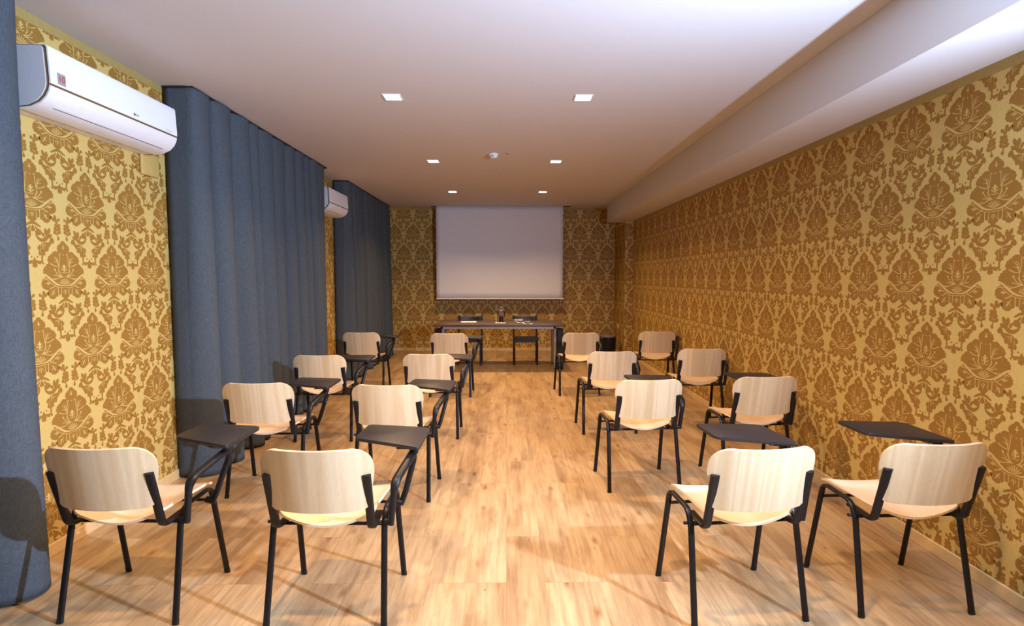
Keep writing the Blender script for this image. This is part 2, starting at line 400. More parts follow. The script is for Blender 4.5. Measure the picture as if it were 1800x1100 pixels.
    both(D, petal(0.060, -0.235, 38, 0.129, 0.123, 5, 0.15, 36)); both(D, petal(0.050, -0.21, 20, 0.062, 0.058, 1, 0, 12))
    both(D, petal(0.245, -0.250, -2, 0.146, 0.065, 3, 0.2, 24)); both(D, petal(0.265, -0.240, 22, 0.157, 0.065, 3, 0.2, 24)); both(D, petal(0.265, -0.270, 52, 0.118, 0.065, 3, 0.2, 24))
    both(D, petal(0.225, -0.275, -28, 0.112, 0.051, 3, 0.2, 20)); both(D, petal(0.300, -0.330, 62, 0.106, 0.109, 3, 0.15, 24)); both(D, petal(0.31, -0.31, 170, 0.067, 0.058, 1, 0, 12))
    both(D, petal(0.150, -0.345, 178, 0.218, 0.123, 7, 0.28, 48)); both(D, petal(0.165, -0.350, 105, 0.151, 0.102, 5, 0.28, 36)); both(D, petal(0.175, -0.355, 142, 0.151, 0.087, 5, 0.28, 36)); both(D, petal(0.145, -0.45, 205, 0.112, 0.065, 3, 0.2, 24))
    both(D, petal(0.110, -0.375, 190, 0.095, 0.072, 3, 0.2, 20))
    both(Lt, petal(0.165, -0.365, 172, 0.085, 0.012, 1, 0, 10)); both(Lt, petal(0.18, -0.362, 110, 0.075, 0.010, 1, 0, 10)); both(Lt, petal(0.18, -0.37, 140, 0.060, 0.009, 1, 0, 10)); both(Lt, stroke([(0.125, -0.43), (0.12, -0.48), (0.13, -0.52)], 0.008, 0.004))
    D.append(petal(0, -0.580, 180, 0.180, 0.100, 7, 0.30, 44)); both(D, petal(0.02, -0.640, 118, 0.112, 0.058, 3, 0.2, 20))
    both(D, stroke(bez((0.05, -0.655), (0.13, -0.690), (0.175, -0.640), (0.135, -0.585)), 0.040, 0.030)); both(D, disc(0.150, -0.575, 0.020)); both(D, disc(0.055, -0.585, 0.016)); both(D, petal(0.13, -0.66, 130, 0.056, 0.043, 1, 0, 12))
    # pair of sprigs standing over the flower
    both(D, stroke(bez((0.085, 1.05), (0.14, 1.13), (0.055, 1.25), (0.115, 1.375)), 0.022, 0.016))
    for px, py, a, s in ((0.088, 1.083, 178, 1.0), (0.105, 1.100, 55, 1.2), (0.100, 1.108, -48, 1.1), (0.100, 1.150, 42, 1.2), (0.098, 1.166, -45, 1.1), (0.095, 1.208, 35, 1.1), (0.092, 1.224, -40, 1.0), (0.098, 1.274, 30, 0.9),
                         (0.112, 1.336, 70, 1.2), (0.118, 1.349, 20, 1.1), (0.100, 1.324, -45, 1.0), (0.165, 1.357, 60, 1.0)):
        both(D, petal(px, py, a, 0.078 * s, 0.056 * s, 3, 0.22, 18))
    f = lambda P: [[(x * FH, (y - 0.5) * FH) for x, y in p] for p in P]
    return f(D), f(Lt)
DARK, LITE = damask()
def clip(poly, x0, x1, y0, y1):
    for ax, lim, sg in ((0, x0, 1), (0, x1, -1), (1, y0, 1), (1, y1, -1)):
        out = []; n = len(poly)
        for i in range(n):
            a, b = poly[i], poly[(i + 1) % n]; ia = (a[ax] - lim) * sg >= 0; ib = (b[ax] - lim) * sg >= 0
            if ia: out.append(a)
            if ia != ib:
                t = (lim - a[ax]) / (b[ax] - a[ax]); out.append((a[0] + (b[0] - a[0]) * t, a[1] + (b[1] - a[1]) * t))
        poly = out
        if len(poly) < 3: return None
    return poly
def unit_mesh():
    """flatten the overlapping figures of one unit into a single layer of triangles (figures minus the light lines)"""
    import numpy as np
    from mathutils.geometry import delaunay_2d_cdt
    pts, fcs = [], []
    for p in DARK + LITE:
        b = len(pts); pts.extend(Vector(q) for q in p); fcs.append(list(range(b, b + len(p))))
    v, e, f, ov, oe, of = delaunay_2d_cdt(pts, [], fcs, 1, 1e-6)
    V = np.array([(q.x, q.y) for q in v]); F = np.array([t for t in f if len(t) == 3]); C = V[F].mean(axis=1)
    def inside(poly):
        P = np.array(poly); r = np.zeros(len(C), bool)
        m = (C[:, 0] > P[:, 0].min()) & (C[:, 0] < P[:, 0].max()) & (C[:, 1] > P[:, 1].min()) & (C[:, 1] < P[:, 1].max())
        c = C[m]; k = np.zeros(len(c), int)
        for i in range(len(P)):
            (ax, ay), (bx, by) = P[i], P[(i + 1) % len(P)]
            if ay == by: continue
            up = (ay <= c[:, 1]) & (by > c[:, 1]); dn = (by <= c[:, 1]) & (ay > c[:, 1])
            left = (bx - ax) * (c[:, 1] - ay) - (c[:, 0] - ax) * (by - ay)
            k += (up & (left > 0)).astype(int) - (dn & (left < 0)).astype(int)
        r[m] = k != 0; return r
    d = np.zeros(len(C), bool); l = np.zeros(len(C), bool)
    for p in DARK: d |= inside(p)
    for p in LITE: l |= inside(p)
    e1 = V[F[:, 1]] - V[F[:, 0]]; e2 = V[F[:, 2]] - V[F[:, 0]]
    ok = np.abs(e1[:, 0] * e2[:, 1] - e1[:, 1] * e2[:, 0]) > 4e-9
    F = F[d & ~l & ok]
    used = np.unique(F); remap = -np.ones(len(V), int); remap[used] = np.arange(len(used))
    return V[used], remap[F]
import numpy as np
UV, UF = unit_mesh()
def papered(VS, FS, s0, s1, z0, z1, phase, zc, place):
    """lay the damask over s in [s0,s1], z in [z0,z1]; place = (origin, s axis, lift axis)"""
    o, ax, n = [np.array(q, float) for q in place]
    def put(P2, T):
        P3 = o + P2[:, :1] * ax + np.array([0, 0, 1.0]) * P2[:, 1:] + n * 0.00015
        base = sum(len(q) for q in VS); VS.append(P3); FS.append(T + base)
    k0 = int((s0 - phase) / (PER / 2)) - 3; k1 = int((s1 - phase) / (PER / 2)) + 3
    for k in range(k0, k1):
        cs = phase + k * PER / 2; off = zc + (VER / 2 if k % 2 else 0)
        for r in range(-4, 5):
            P = UV + np.array([cs, off + r * VER]); Q = P[UF]
            lo, hi = Q.min(axis=1), Q.max(axis=1)
            ins = (lo[:, 0] >= s0) & (hi[:, 0] <= s1) & (lo[:, 1] >= z0) & (hi[:, 1] <= z1)
            outs = (hi[:, 0] <= s0) | (lo[:, 0] >= s1) | (hi[:, 1] <= z0) | (lo[:, 1] >= z1)
            if outs.all(): continue
            if ins.any(): put(P, UF[ins])
            for tri in Q[~ins & ~outs]:
                c = clip([tuple(a) for a in tri], s0, s1, z0, z1)
                if c: put(np.array(c), np.array([(0, i, i + 1) for i in range(1, len(c) - 1)]))
def wall(name, quads, papers):
    """quads: list of (4 points, material index); papers: args for papered"""
    VS, FS = [], []
    qv = [p for q, k in quads for p in q]; nq = len(quads)
    VS.append(np.array(qv, float))
    for a in papers: papered(VS, FS, *a)
    V = np.concatenate(VS); T_ = np.concatenate(FS) if FS else np.zeros((0, 3), int)
    me = bpy.data.meshes.new(name)
    me.vertices.add(len(V)); me.vertices.foreach_set('co', V.astype(np.float32).ravel())
    idx = np.concatenate([np.arange(4 * nq), T_.ravel()]).astype(np.int32)
    me.loops.add(len(idx)); me.loops.foreach_set('vertex_index', idx)
    me.polygons.add(nq + len(T_))
    st = np.concatenate([np.arange(nq) * 4, 4 * nq + np.arange(len(T_)) * 3]).astype(np.int32)
    me.polygons.foreach_set('loop_start', st)
    for m in (M['paper'], M['motif'], M['band']): me.materials.append(m)
    me.polygons.foreach_set('material_index', np.array([k for q, k in quads] + [1] * len(T_), dtype=np.int32))
    me.update(calc_edges=True); me.validate()
    o = bpy.data.objects.new(name, me); COL.objects.link(o); o['kind'] = 'structure'; return o

BEAM_X, BEAM_Z = 1.893, 2.512
PIL_X, PIL_Y = 2.17, 9.90
T = 0.12
# left wall (faces +x): slab + paper
def slab(x0, x1, y0, y1, z0, z1):
    p = [(x0, y0, z0), (x1, y0, z0), (x1, y1, z0), (x0, y1, z0), (x0, y0, z1), (x1, y0, z1), (x1, y1, z1), (x0, y1, z1)]
    return [([p[i] for i in q], 0) for q in ((0, 3, 2, 1), (4, 5, 6, 7), (0, 1, 5, 4), (2, 3, 7, 6), (1, 2, 6, 5), (3, 0, 4, 7))]
def stripband(x, y0, y1, z0, z1, s): return ([(x, y0, z0), (x, y1, z0), (x, y1, z1), (x, y0, z1)], 2)
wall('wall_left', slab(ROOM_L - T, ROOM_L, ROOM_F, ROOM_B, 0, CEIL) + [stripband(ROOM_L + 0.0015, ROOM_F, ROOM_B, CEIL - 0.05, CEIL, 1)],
     [(a, b, 0.07, CEIL - 0.05, 3.215, 1.13, ((ROOM_L, 0, 0), (0, 1, 0), (1, 0, 0))) for a, b in ((2.2, 4.3), (6.6, 8.0), (10.2, ROOM_B))])
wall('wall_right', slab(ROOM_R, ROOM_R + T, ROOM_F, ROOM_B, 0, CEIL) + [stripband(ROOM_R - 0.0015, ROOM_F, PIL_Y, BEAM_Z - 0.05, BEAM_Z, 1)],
     [(1.6, PIL_Y, 0.07, BEAM_Z - 0.05, 2.76, 1.50, ((ROOM_R, 0, 0), (0, 1, 0), (-1, 0, 0)))])
wall('wall_back', slab(ROOM_L - T, ROOM_R + T, ROOM_B, ROOM_B + T, 0, CEIL) + [([(ROOM_L, ROOM_B - 0.0015, CEIL - 0.03), (PIL_X, ROOM_B - 0.0015, CEIL - 0.03), (PIL_X, ROOM_B - 0.0015, CEIL), (ROOM_L, ROOM_B - 0.0015, CEIL)], 2)],
     [(ROOM_L, PIL_X, 0.07, CEIL - 0.03, -1.855, 1.57, ((0, ROOM_B, 0), (1, 0, 0), (0, -1, 0)))])
tag(wall('trim_1', slab(PIL_X, ROOM_R - 0.001, PIL_Y, ROOM_B - 0.001, 0, BEAM_Z) + [([(PIL_X - 0.0015, PIL_Y, 0.07), (PIL_X - 0.0015, PIL_Y + 0.012, 0.07), (PIL_X - 0.0015, PIL_Y + 0.012, BEAM_Z), (PIL_X - 0.0015, PIL_Y, BEAM_Z)], 2)],
     [(PIL_Y + 0.012, ROOM_B, 0.07, BEAM_Z - 0.05, PIL_Y + 0.2, 1.57, ((PIL_X, 0, 0), (0, 1, 0), (-1, 0, 0))),
      (PIL_X, ROOM_R, 0.07, BEAM_Z - 0.05, PIL_X + 0.01, 1.57, ((0, PIL_Y, 0), (1, 0, 0), (0, -1, 0)))]), 'papered corner pillar on the right, in front of the back wall')
wall('wall_front', slab(ROOM_L - T, ROOM_R + T, ROOM_F - T, ROOM_F, 0, CEIL), [])
bm = B(); box(bm, ROOM_L - T, ROOM_R + T, ROOM_F - T, ROOM_B + T, -0.1, 0.0); tag(obj('floor', bm, M['floor']), kind='structure')
# ceiling with the slot the screen comes out of
SLX0, SLX1, SLY0, SLY1 = -1.465, 1.245, 10.47, 10.63
bm = B()
for a in ((ROOM_L - T, ROOM_R + T, ROOM_F - T, SLY0), (ROOM_L - T, ROOM_R + T, SLY1, ROOM_B + T), (ROOM_L - T, SLX0, SLY0, SLY1), (SLX1, ROOM_R + T, SLY0, SLY1)):
    box(bm, *a, CEIL, CEIL + 0.12)
tag(obj('ceiling', bm, M['ceiling']), kind='structure')
bm = B(); box(bm, BEAM_X, ROOM_R, ROOM_F, PIL_Y + 0.33, BEAM_Z, CEIL); tag(obj('trim_2', bm, M['ceiling']), 'white boxed beam running along the top of the right wall', kind='structure')

# baseboards
def baseboard(name, x0, x1, y0, y1):
    bm = B(); box(bm, x0, x1, y0, y1, 0.0, 0.07, 0.003, 1); tag(obj(name, bm, M['base']), kind='structure')
baseboard('baseboard_left', ROOM_L + 0.002, ROOM_L + 0.014, ROOM_F, ROOM_B)
baseboard('baseboard_right', ROOM_R - 0.014, ROOM_R - 0.002, ROOM_F, PIL_Y)
baseboard('baseboard_back', ROOM_L, PIL_X, ROOM_B - 0.014, ROOM_B - 0.002)
bm = B(); box(bm, PIL_X - 0.014, PIL_X - 0.002, PIL_Y - 0.014, ROOM_B, 0, 0.07); box(bm, PIL_X - 0.014, ROOM_R, PIL_Y - 0.014, PIL_Y - 0.002, 0, 0.07)
tag(obj('baseboard_pillar', bm, M['base']), kind='structure')

# ------------------------------------------------------------------ curtains
def curtain(y0, y1, xf, seed, label, near_return=True, far_return=True, flare=0.0):
    rnd = random.Random(seed)
    t = thing('curtain', (xf, (y0 + y1) / 2, 0), label, 'curtain', group='slate blue curtains along the left wall')
    # pleat phase table
    ys = [y0]; amps = []
    while ys[-1] < y1 - 0.12: ys.append(ys[-1] + rnd.uniform(0.17, 0.34)); amps.append(rnd.uniform(0.75, 1.2))
    k = (y1 - y0) / (ys[-1] - y0); ys = [y0 + (a - y0) * k for a in ys]
    path = []          # (y, base inward depth, pleat phase 0..1, amp)
    for i in range(len(ys) - 1):
        n = 20
        for j in range(n): path.append((ys[i] + (ys[i + 1] - ys[i]) * j / n, j / n, amps[i], i))
    path.append((ys[-1], 1.0, amps[-1], len(ys) - 2))
    zs = [0.012, 0.05, 0.15, 0.35, 0.7, 1.1, 1.5, 1.9, 2.2, 2.4, 2.55, 2.65, 2.72, 2.78, 2.82, 2.838]
    skew = [rnd.choice((0.72, 0.85, 1.0, 1.25, 1.4)) for _ in ys]
    lean = [rnd.uniform(-0.03, 0.03) for _ in ys]
    cols = []
    X_IN = ROOM_L + 0.015
    def row(fn): return [fn(z) for z in zs]
    if near_return:
        for q in (0.0, 0.25, 0.5, 0.75):
            cols.append(row(lambda z, q=q: (X_IN + (xf - 0.03 - X_IN) * q, y0 + 0.012 * math.sin(q * 9) * (1 - z / 2.85) - 0.0, z)))
    for y, ph, am, i in path:
        def f(z, y=y, ph=ph, am=am, i=i):
            h = z / 2.838
            A = 0.055 + 0.105 * (1 - h) ** 0.7                   # shallow at the heading, deep at the hem
            if h > 0.9: A = 0.055 + (A - 0.055) * (1 - (h - 0.9) / 0.1) * 1.0
            pp = ph ** skew[i]
            s = (0.5 - 0.5 * math.cos(2 * PI * pp)) ** (0.85 - 0.55 * h * h)   # round outward fold, valley pinched at the heading
            x = xf + A * am * s - A * 0.6
            yy = y + lean[i] * (1 - h) * math.sin(PI * ph) - 0.024 * am * math.sin(2 * PI * pp) * (1 - 0.3 * h) + flare * (1 - h) * ((y - y0) / (y1 - y0)) ** 6
            return (x, yy, z)
        cols.append(row(f))
    if far_return:
        for q in (0.25, 0.6, 1.0):
            cols.append(row(lambda z, q=q: (xf - 0.03 + (X_IN - xf + 0.03) * q, y1 + 0.0, z)))
    bm = B(); V = [[bm.verts.new((p[0] - xf, p[1] - (y0 + y1) / 2, p[2])) for p in c] for c in cols]
    for a, b in zip(V, V[1:]):
        for j in range(len(zs) - 1): bm.faces.new((a[j], b[j], b[j + 1], a[j + 1]))
    o = obj('fabric', bm, M['cloth'], t, smooth=50)
    s = o.modifiers.new('thickness', 'SOLIDIFY'); s.thickness = 0.003; s.offset = 0
    bm = B(); cy = (y0 + y1) / 2; wd = 0.0
    box(bm, -0.035, 0.012, y0 - cy - wd, y1 - cy + wd + 0.03, CEIL - 0.012, CEIL)
    if near_return: box(bm, X_IN - xf, -0.035, y0 - cy - 0.01, y0 - cy + 0.02, CEIL - 0.012, CEIL)
    obj('curtain_track', bm, M['track'], t)
    return t
curtain(-0.6, 2.615, -2.25, 3, 'slate blue curtain nearest the camera, cut off by the left edge', near_return=False, flare=0.05)
curtain(3.96, 6.82, -2.24, 5, 'wide slate blue pleated curtain between the two air conditioners')
curtain(7.73, 10.45, -2.24, 9, 'far slate blue pleated curtain next to the back wall')

# ------------------------------------------------------------------ lettering
def text_mesh(name, s, size, m, parent, loc, rot, depth=0.0006):
    c = bpy.data.curves.new(name, 'FONT'); c.body = s; c.size = size; c.extrude = depth; c.align_x = 'CENTER'; c.align_y = 'CENTER'
    tmp = bpy.data.objects.new('tmp', c); COL.objects.link(tmp)
    dg = bpy.context.evaluated_depsgraph_get(); dg.update()
    me = bpy.data.meshes.new_from_object(tmp.evaluated_get(dg)); bpy.data.objects.remove(tmp)
    me.name = name; me.materials.clear(); me.materials.append(m)
    o = bpy.data.objects.new(name, me); COL.objects.link(o); o.parent = parent; o.location = loc; o.rotation_euler = rot
    return o

# ------------------------------------------------------------------ air conditioners (x out of wall, y along it)
def air_con(y0, y1, label, decals):
    t = thing('air_conditioner', (ROOM_L, (y0 + y1) / 2, 2.31), label, 'air conditioner', group='white wall air conditioners')
    hw = (y1 - y0) / 2
    # section (x, z), z from 0 to .315; x 0 = wall
    front = [(0.232, 0.305), (0.238, 0.295), (0.240, 0.26), (0.243, 0.20), (0.246, 0.14), (0.244, 0.125)]
    lower = [(0.244, 0.115), (0.238, 0.09), (0.222, 0.06), (0.195, 0.033), (0.150, 0.012), (0.09, 0.004), (0.004, 0.002)]
    top = [(0.004, 0.300), (0.10, 0.310), (0.20, 0.312)]
    def extr(sec, a, b, m, name, th=0.0, closed=True):
        bm = B(); A = [bm.verts.new((x, a, z)) for x, z in sec]; C = [bm.verts.new((x, b, z)) for x, z in sec]
        n = len(sec)
        for i in range(n if closed else n - 1): bm.faces.new((A[i], A[(i + 1) % n], C[(i + 1) % n], C[i]))
        if closed: bm.faces.new(A[::-1]); bm.faces.new(C)
        return obj(name, bm, m, t, smooth=35)
    core = [(x - 0.008, z) for x, z in front] + [(0.236, 0.12)] + [(max(x - 0.004, 0.004), z + 0.003) for x, z in lower] + top
    extr(core, -hw + 0.012, hw - 0.012, M['offwhite'], 'body')
    rim = [(x - 0.003, z) for x, z in front] + [(x - 0.002, z + 0.001) for x, z in lower[:-1]] + [(0.004, 0.003), (0.004, 0.300), (0.10, 0.309)]
    side = [(x - 0.022, z - 0.004) for x, z in front] + [(max(x - 0.020, 0.02), z + 0.011) for x, z in lower[:-1]] + [(0.004, 0.012), (0.004, 0.298), (0.10, 0.304)]
    for q in (-1, 1):
        extr(rim, q * (hw - 0.006), q * (hw - 0.012), M['gold'], 'bronze_rim'); extr(side, q * hw, q * (hw - 0.006), M['greyside'], 'side_cap')
    fp = front + [(x - 0.007, z) for x, z in reversed(front)]
    o = extr(fp, -hw + 0.004, hw - 0.004, M['white'], 'front_panel')
    lp = lower[:-1] + [(x - 0.006, z + 0.006) for x, z in reversed(lower[:-1])]
    extr(lp, -hw + 0.004, hw - 0.004, M['offwhite'], 'lower_shell')
    extr([(0.2455, 0.125), (0.2465, 0.12), (0.2455, 0.114), (0.236, 0.114), (0.236, 0.125)], -hw + 0.005, hw - 0.005, M['gold'], 'bronze_strip')['label'] = 'thin bronze strip'
    def curve_at(u):     # along lower shell
        k = u * (len(lower) - 2); i = min(int(k), len(lower) - 3); r = k - i
        return tuple(lower[i][c] + (lower[i + 1][c] - lower[i][c]) * r for c in (0, 1))
    flap = [curve_at(u) for u in (0.10, 0.2, 0.35, 0.5, 0.62)]
    fl = [(x + 0.0025, z - 0.001) for x, z in flap] + [(x - 0.003, z + 0.002) for x, z in reversed(flap)]
    lv = extr(fl, -hw + 0.10, hw - 0.08, M['offwhite'], 'air_flap')
    g = B()
    p = curve_at(0.645); box(g, p[0] - 0.004, p[0] + 0.0018, -hw + 0.08, hw - 0.07, p[1] - 0.001, p[1] + 0.002)
    obj('outlet_gap', g, M['slot'], t)
    if decals:
        ry = (PI / 2, 0, PI / 2)
        bm = B(); box(bm, 0.2445, 0.2462, -hw + 0.045, -hw + 0.095, 0.135, 0.190); st = obj('energy_sticker', bm, M['sticker'], t); st['label'] = 'silver square sticker'
        text_mesh('sticker_text', '10', 0.042, M['red'], st, (0.2466, -hw + 0.07, 0.163), ry)
        bm = B(); lathe(bm, [(0, 0), (0.008, 0), (0.008, 0.001), (0, 0.001)], 20)
        lo = obj('logo', bm, M['letter'], t); lo.location = (0.2455, 0.09, 0.150); lo.rotation_euler = (0, PI / 2, 0)
        text_mesh('logo_text', 'LG', 0.018, M['letter'], t, (0.2468, 0.115, 0.150), ry)
        text_mesh('panel_text', 'Dual Inverter', 0.013, M['greyside'], t, (0.2466, hw - 0.09, 0.142), ry)
    return t
air_con(2.705, 3.72, 'large white wall air conditioner above the damask wall, near the camera', True)
air_con(6.86, 7.65, 'small far white air conditioner between the two pleated curtains', False)

t = thing('junction_cover', (ROOM_L, 3.78, 2.26), 'blank gold square cover plate on the wall under the near air conditioner', 'cover plate')
bm = B(); box(bm, 0.001, 0.022, -0.09, 0.09, -0.075, 0.075, 0.008, 3); obj('plate', bm, M['cover'], t, smooth=40)
bm = B(); box(bm, 0.0205, 0.0225, -0.004, 0.004, -0.004, 0.004, 0.001, 1); obj('screw_cap', bm, M['gold'], t)

# ------------------------------------------------------------------ ceiling lights
led = None
names = {(0, 0): 'nearest of the left row of three', (1, 0): 'nearest of the right row of three',
         (0, 1): 'middle one of the left row of three', (1, 1): 'middle one of the right row of three',
         (0, 2): 'farthest of the left row, close to the screen', (1, 2): 'farthest of the right row, close to the screen'}
for r, y in enumerate((4.18, 6.45, 8.73)):
    for c, x in enumerate((-0.855, 0.583)):
        lab = 'small square recessed lamp, ' + names[(c, r)]
        if led is None:
            led = thing('ceiling_light', (x, y, CEIL), lab, 'ceiling light', group='square recessed ceiling lights')
            bm = B(); e, i_ = 0.068, 0.058
            for a in ((-e, e, -e, -i_), (-e, e, i_, e), (-e, -i_, -i_, i_), (i_, e, -i_, i_)): box(bm, *a, -0.005, 0.0)
            obj('frame', bm, M['offwhite'], led)
            bm = B(); box(bm, -i_, i_, -i_, i_, -0.003, 0.0); obj('lens', bm, M['lens'], led)
        else: dup(led, (x, y, CEIL), 0, lab, 'square recessed ceiling lights')
t = thing('smoke_detector', (-0.14, 6.07, CEIL), 'white round smoke detector on the ceiling between the lights', 'smoke detector')
bm = B(); lathe(bm, [(0, 0), (0.056, 0), (0.056, -0.012), (0.052, -0.016), (0, -0.016)], 28); obj('base', bm, M['offwhite'], t, smooth=40)
bm = B(); lathe(bm, [(0.046, -0.016), (0.045, -0.03), (0.036, -0.042), (0.018, -0.048), (0, -0.049)], 28); obj('dome', bm, M['white'], t, smooth=60)
bm = B(); box(bm, -0.020, 0.004, -0.048, -0.043, -0.034, -0.026); obj('sensor_window', bm, M['slot'], t)
t = thing('ceiling_sensor', (0.01, 6.00, CEIL), 'tiny dark nozzle on the ceiling right of the smoke detector', 'sensor')
bm = B(); lathe(bm, [(0, 0), (0.018, 0), (0.016, -0.006), (0, -0.006)], 20); obj('collar', bm, M['greyside'], t, smooth=40)
bm = B(); lathe(bm, [(0, -0.006), (0.009, -0.006), (0.007, -0.018), (0, -0.019)], 16); obj('nozzle', bm, M['slot'], t, smooth=40)

# ------------------------------------------------------------------ projection screen
SY = 10.55
t = thing('projection_screen', (-0.115, SY, 0), 'large white projection screen let down from the ceiling before the back wall', 'screen')
x0, x1 = -1.36, 1.10; ox = -0.115
bm = B(); n = 30
G = [[bm.verts.new((x0 + (x1 - x0) * i / n - ox, 0.004 * math.sin(i * 0.5) * (1 - j / 14), 1.075 + (2.90 - 1.075) * j / 14)) for i in range(n + 1)] for j in range(15)]
for j in range(14):
    for i in range(n): bm.faces.new((G[j][i], G[j][i + 1], G[j + 1][i + 1], G[j + 1][i]))
o = obj('screen_cloth', bm, M['screen'], t, smooth=60); s = o.modifiers.new('t', 'SOLIDIFY'); s.thickness = 0.0015
bm = B(); sweep(bm, [(x0 - ox - 0.005, 0, 1.068), (x1 - ox + 0.028, 0, 1.068)], 0.022, 0.026, 16, Vector((0, 1, 0))); obj('bottom_bar', bm, M['screenbar'], t, smooth=40)
bm = B(); sweep(bm, [(SLX0 - ox + 0.01, 0.0, 2.915), (SLX1 - ox - 0.01, 0.0, 2.915)], 0.07, 0.07, 20, Vector((0, 1, 0)), 2.0); obj('roller', bm, M['screenbar'], t, smooth=40)
bm = B(); box(bm, SLX0, SLX1, SLY0, SLY1, 2.965, 2.975)
for yy in (SLY0, SLY1 - 0.003): box(bm, SLX0, SLX1, yy, yy + 0.003, CEIL + 0.002, 2.965)
tag(obj('trim_3', bm, M['slot']), 'dark lining of the ceiling slot above the screen', kind='structure')

# ------------------------------------------------------------------ presenter's table
TX0, TX1, TY0, TY1, TZ = -1.170, 0.935, 8.50, 9.32, 0.74
cx, cy = (TX0 + TX1) / 2, (TY0 + TY1) / 2
t = thing('conference_table', (cx, cy, 0), 'long dark-topped table with grey metal frame below the screen', 'table')
hx, hy = (TX1 - TX0) / 2, (TY1 - TY0) / 2
bm = B(); prism(bm, rounded([(-hx, -hy), (hx, -hy), (hx - 0.02, hy), (-hx + 0.02, hy)], 0.02, 4), TZ - 0.028, TZ, 0.004); obj('tabletop', bm, M['desk'], t, smooth=35)
bm = B(); box(bm, -hx + 0.12, hx - 0.13, -hy + 0.10, -hy + 0.14, TZ - 0.075, TZ - 0.029, 0.004, 2); box(bm, -hx + 0.12, hx - 0.13, hy - 0.14, hy - 0.10, TZ - 0.075, TZ - 0.029, 0.004, 2)
for sx in (-hx + 0.14, hx - 0.16): box(bm, sx - 0.02, sx + 0.02, -hy + 0.10, hy - 0.10, TZ - 0.075, TZ - 0.029, 0.004, 2)
obj('frame', bm, M['alu'], t)
for sx in (-1, 1):
    for yy in (-0.20, 0.29):
        bm = B(); x = sx * (hx - 0.145); sweep(bm, [(x, yy, 0.012), (x, yy, TZ - 0.03)], 0.042, 0.042, 16, Vector((1, 0, 0)), 2.0)
        l = obj('leg', bm, M['alu'], t, smooth=40)
        bm = B(); lathe(bm, [(0, 0.0), (0.026, 0.0), (0.026, 0.008), (0.018, 0.014), (0, 0.014)], 16, x, yy); obj('foot_cap', bm, M['plastic'], l, smooth=40)
    bm = B(); xa = sx * (hx - 0.02); xb = sx * (hx - 0.118)
    box(bm, min(xa, xb), max(xa, xb), -hy + 0.13, -hy + 0.40, 0.006, 0.655, 0.006, 2); e = obj('end_panel', bm, M['steel'], t); e['label'] = 'black end panel'

# black chairs behind it, facing the camera
def black_chair():
    t = thing('side_chair', (0, 0, 0), '', 'chair', group='black chairs behind the table')
    for s in (-1, 1):
        bm = B(); sweep(bm, [(s * 0.195, 0.17, 0.0), (s * 0.195, 0.165, 0.41)], 0.032, 0.032, 12); obj('leg', bm, M['chair_black'], t, smooth=40)
        bm = B(); sweep(bm, fillet([(s * 0.20, -0.235, 0.0), (s * 0.20, -0.185, 0.44), (s * 0.205, -0.235, 0.82)], 0.08), 0.032, 0.030, 12)
        obj('leg', bm, M['chair_black'], t, smooth=40)['label'] = 'rear leg running up into the back post'
    bm = B(); prism(bm, rounded([(-0.215, -0.20), (0.215, -0.20), (0.22, 0.20), (-0.22, 0.20)], 0.03), 0.435, 0.455, 0.006); obj('seat', bm, M['chair_black'], t, smooth=35)
    bm = B(); box(bm, -0.18, 0.18, 0.155, 0.175, 0.385, 0.434, 0.003, 1); box(bm, -0.18, 0.18, -0.20, -0.18, 0.385, 0.434, 0.003, 1)
    for s in (-1, 1): box(bm, s * 0.195 - 0.01, s * 0.195 + 0.01, -0.17, 0.15, 0.385, 0.434, 0.003, 1)
    obj('seat_rail', bm, M['chair_black'], t)
    bm = B(); n = 14; V = []
    for j in range(7):
        z = 0.675 + 0.135 * j / 6
        V.append([bm.verts.new((0.19 * (2 * i / n - 1), -0.218 - 0.13 * (z - 0.675) - 0.035 * (1 - (2 * i / n - 1) ** 2), z - (0.008 * (1 - (2 * i / n - 1) ** 2) if j == 6 else 0))) for i in range(n + 1)])
    for j in range(6):
        for i in range(n): bm.faces.new((V[j][i], V[j][i + 1], V[j + 1][i + 1], V[j + 1][i]))
    o = obj('backrest', bm, M['chair_black'], t, smooth=60); s = o.modifiers.new('t', 'SOLIDIFY'); s.thickness = 0.014
    return t
bc = black_chair(); bc.location = (0.33, 9.28, 0); bc.rotation_euler = (0, 0, PI); bc['label'] = 'black wooden chair behind the table on the right, behind the tumblers'
dup(bc, (-0.635, 9.29, 0), PI, 'black wooden chair behind the table on the left, behind the white sheet of paper', 'black chairs behind the table')

# things on the table
def on_table(px, py):   # photograph pixel -> point on the tabletop plane
    r = fw.cross(Vector((0, 0, 1))).normalized(); u = r.cross(fw)
    v = fw + r * ((px - 900) / FPX) + u * ((550 - py) / FPX); k = (TZ - CAM_H) / v.z; return v.x * k, v.y * k
x, y = on_table(824, 565.5); t = thing('paper_sheet', (x, y, TZ), 'white sheets of paper lying on the table at the left chair', 'paper', 0.05)
bm = B(); box(bm, -0.13, 0.13, -0.125, 0.085, 0.0005, 0.002); obj('lower_sheet', bm, M['sheet'], t)
bm = B(); prism(bm, [(-0.11, -0.12), (0.135, -0.10), (0.125, 0.10), (-0.12, 0.085)], 0.0022, 0.0036); obj('top_sheet', bm, M['sheet'], t)
x, y = on_table(879.5, 568.5); y += 0.07
t = thing('serving_tray', (x, y, TZ), 'small white square tray under the glass jar on the table', 'tray', 0.0)
bm = B(); prism(bm, rounded([(-0.085, -0.075), (0.085, -0.075), (0.085, 0.075), (-0.085, 0.075)], 0.012), 0.0005, 0.008, 0.002)
